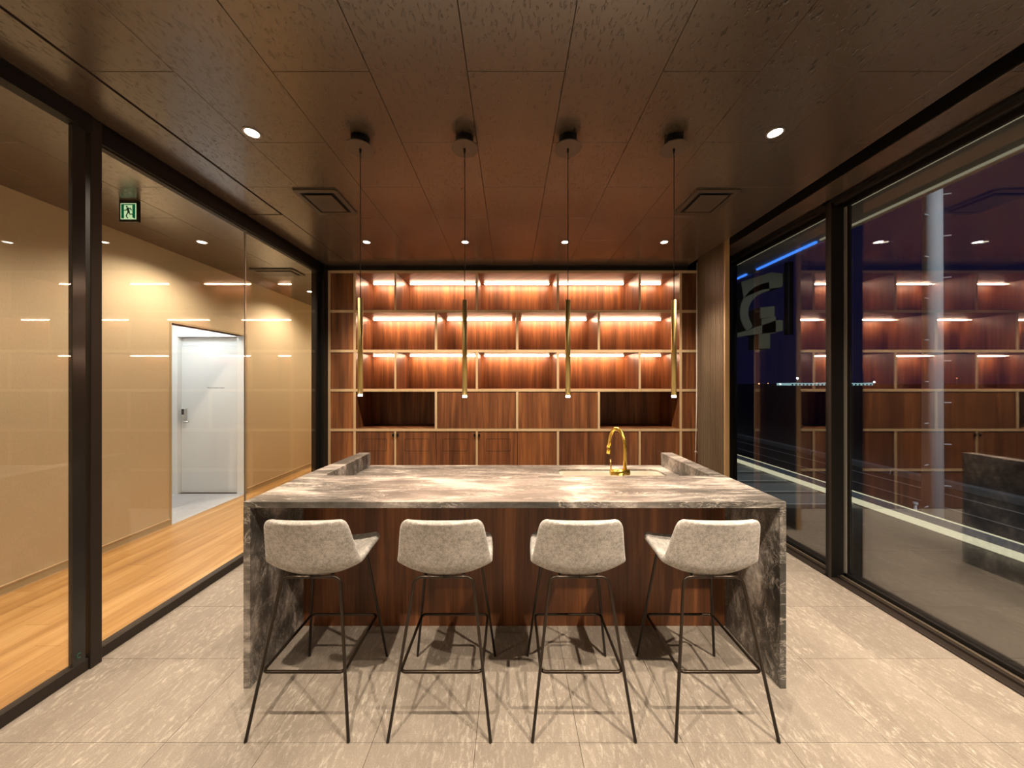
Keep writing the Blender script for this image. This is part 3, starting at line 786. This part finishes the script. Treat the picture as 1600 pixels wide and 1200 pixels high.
cyl('pole', (PX, PYY), .086, -.15, 9, 'concrete', po, 28, .066)
for k in range(17):
    z = .05+k*.245; sg = 1 if k % 2 else -1
    tube('step_bolt', [(PX+sg*.05, PYY-.01, z), (PX+sg*.155, PYY-.05, z)], .007, 'concrete', po, 6)
bo = thing('marker_post', 'small white marker post behind the terrace curb', 'post', (4.72, 4.72*F/632, -.15))
cyl('shaft', (4.72, 4.72*F/632), .014, -.15, .085, 'concrete', bo, 14); cyl('cap', (4.72, 4.72*F/632), .024, .085, .115, 'concrete', bo, 14)
# eave over the windows
ev = thing('eave', 'pale roof eave over the windows with light line', 'eave', (2.9, 3, 2.9), kind='structure')
box('soffit_board', GR+.04, 2.985, -3, 12, 2.885, 2.94, 'soffit', ev)
box('glow_strip', GR+.045, GR+.062, -3, 12, 2.876, 2.885, 'soffit_led', ev)
box('fascia', 2.985, 3.02, -3, 12, 2.865, 3.15, 'soffit', ev)
box('edge_light', 2.968, 2.985, -3, 3.20, 2.873, 2.885, 'soffit_led', ev)
bl = thing('blue_light_strip', 'glowing blue light strip along the eave', 'light strip', (3.0, 4.4, 2.9))
box('blue_tube', 2.963, 2.984, 3.24, 4.02, 2.864, 2.884, 'blue_led', bl); box('blue_tube', 2.963, 2.984, 4.20, 6.2, 2.864, 2.884, 'blue_led', bl)
# sign letters outside
SGY = 6.2
def sg(px, py): return ((px-CX)/F*SGY, CAMH-(py-CY)/F*SGY)
sn = thing('roof_sign', 'dark angular channel letter sign outside the window', 'sign', (sg(1190, 520)[0], SGY, 2.3))
def sgp(name, pts, y0=SGY, d=.30, mat='sign_shell'): return prism(name, [sg(*p) for p in pts], y0, y0+d, mat, sn, .01, plane='xz')
arc = [(1152+52*(1-math.cos(a)) if False else 1206-50*math.cos(a), 488-48*math.sin(a)) for a in [math.radians(-40+14*k) for k in range(10)]]
arc2 = [(1206-38*math.cos(a), 488-34*math.sin(a)) for a in [math.radians(-40+14*k) for k in range(10)]]
sgp('curved_stroke', arc+arc2[::-1])
sgp('upper_arm', [(1158, 440), (1205, 425), (1232, 428), (1222, 449), (1190, 452), (1162, 466)])
sgp('cross_bar', [(1150, 528), (1168, 524), (1212, 519), (1225, 517), (1225, 500), (1212, 500), (1168, 516), (1150, 521)])
sgp('middle_block', [(1190, 498), (1213, 494), (1213, 520), (1190, 524)])
sgp('upper_block', [(1188, 480), (1211, 478), (1211, 496), (1188, 498)])
sgp('lower_block', [(1186, 522), (1204, 521), (1204, 545), (1186, 545)])
sgp('sign_post', [(1223, 412), (1232, 412), (1232, 524), (1223, 524)], SGY-.12, .1, 'black_metal')
sgp('sign_hanger', [(1150, 395), (1225, 380), (1225, 372), (1150, 387)], SGY+.3, .1, 'black_metal')
# harbour far away
HY = 260.0
def hz(px, py, Y=HY): return ((px-CX)/F*Y, CAMH-(py-CY)/F*Y)
hb = thing('harbour_building', 'long low floodlit building across the dark ground', 'building', (hz(1300, 604)[0], HY, 0))
x0, _ = hz(1236, 0); x1, _ = hz(1364, 0)
box('wall', x0, x1, HY, HY+14, -.15, 1.7, 'harbour_light', hb)
box('roof', x0-1, x1+1, HY-1, HY+15, 1.7, 2.2, 'kerb', hb)
for k in range(22):
    xa = x0+(x1-x0)*(k+.15)/22
    box('window', xa, xa+(x1-x0)/22*.4, HY-.2, HY, -.1, 1.0, 'asphalt', hb)
for (px, py, r, m_, lb) in ((1246, 591, .55, 'flood', 'brilliant white floodlight mast above the harbour building'), (1219, 600, .35, 'flood', 'small white lamp mast before the harbour building'),
        (1186, 599.5, .5, 'amber', 'amber lamp far across the dark ground'), (1200, 599, .3, 'amber', 'small amber lamp between harbour lamps'),
        (1276, 598.5, .35, 'amber', 'amber lamp just above the harbour roof'), (1295, 595.5, .4, 'flood', 'white lamp over the harbour roof end'),
        (1366, 597, .4, 'flood', 'white lamp at the far end of the harbour building'), (1495, 591, .4, 'amber', 'lone distant lamp beyond the utility pole')):
    x, z = hz(px, py, HY-4)
    t = thing('lamp_mast', lb, 'lamp', (x, HY-4, -.15), 'distant harbour lamps')
    cyl('mast', (x, HY-4), .08, -.15, max(z, .2), 'kerb', t, 8)
    bm = bmesh.new(); bmesh.ops.create_icosphere(bm, subdivisions=2, radius=r, matrix=Matrix.Translation((x, HY-4, z))); fin(bm, 'lamp_head', m_, t, True)
# added lamp out of view that brightens the utility pole
LX, LY = 4.3, -4.2
sl_ = thing('pole_fill_lamp', 'added white lamp out of view that brightens the utility pole', 'added lamp', (LX, LY, -.15))
cyl('mast', (LX, LY), .06, -.15, 5.0, 'concrete', sl_, 16)  # mast of the added lamp, out of view
box('lamp_head', LX-.1, LX+.1, LY-.1, LY+.4, 5.0, 5.1, 'concrete', sl_, .02)
lamp('SPOT', (LX, LY+.25, 4.95), P_POLE_FILL, (.82, .92, 1.0), sl_, .62, .6, .1, rot=Vector((PX-LX, PYY-LY-.25, -3.2)).to_track_quat('-Z', 'Y').to_euler())
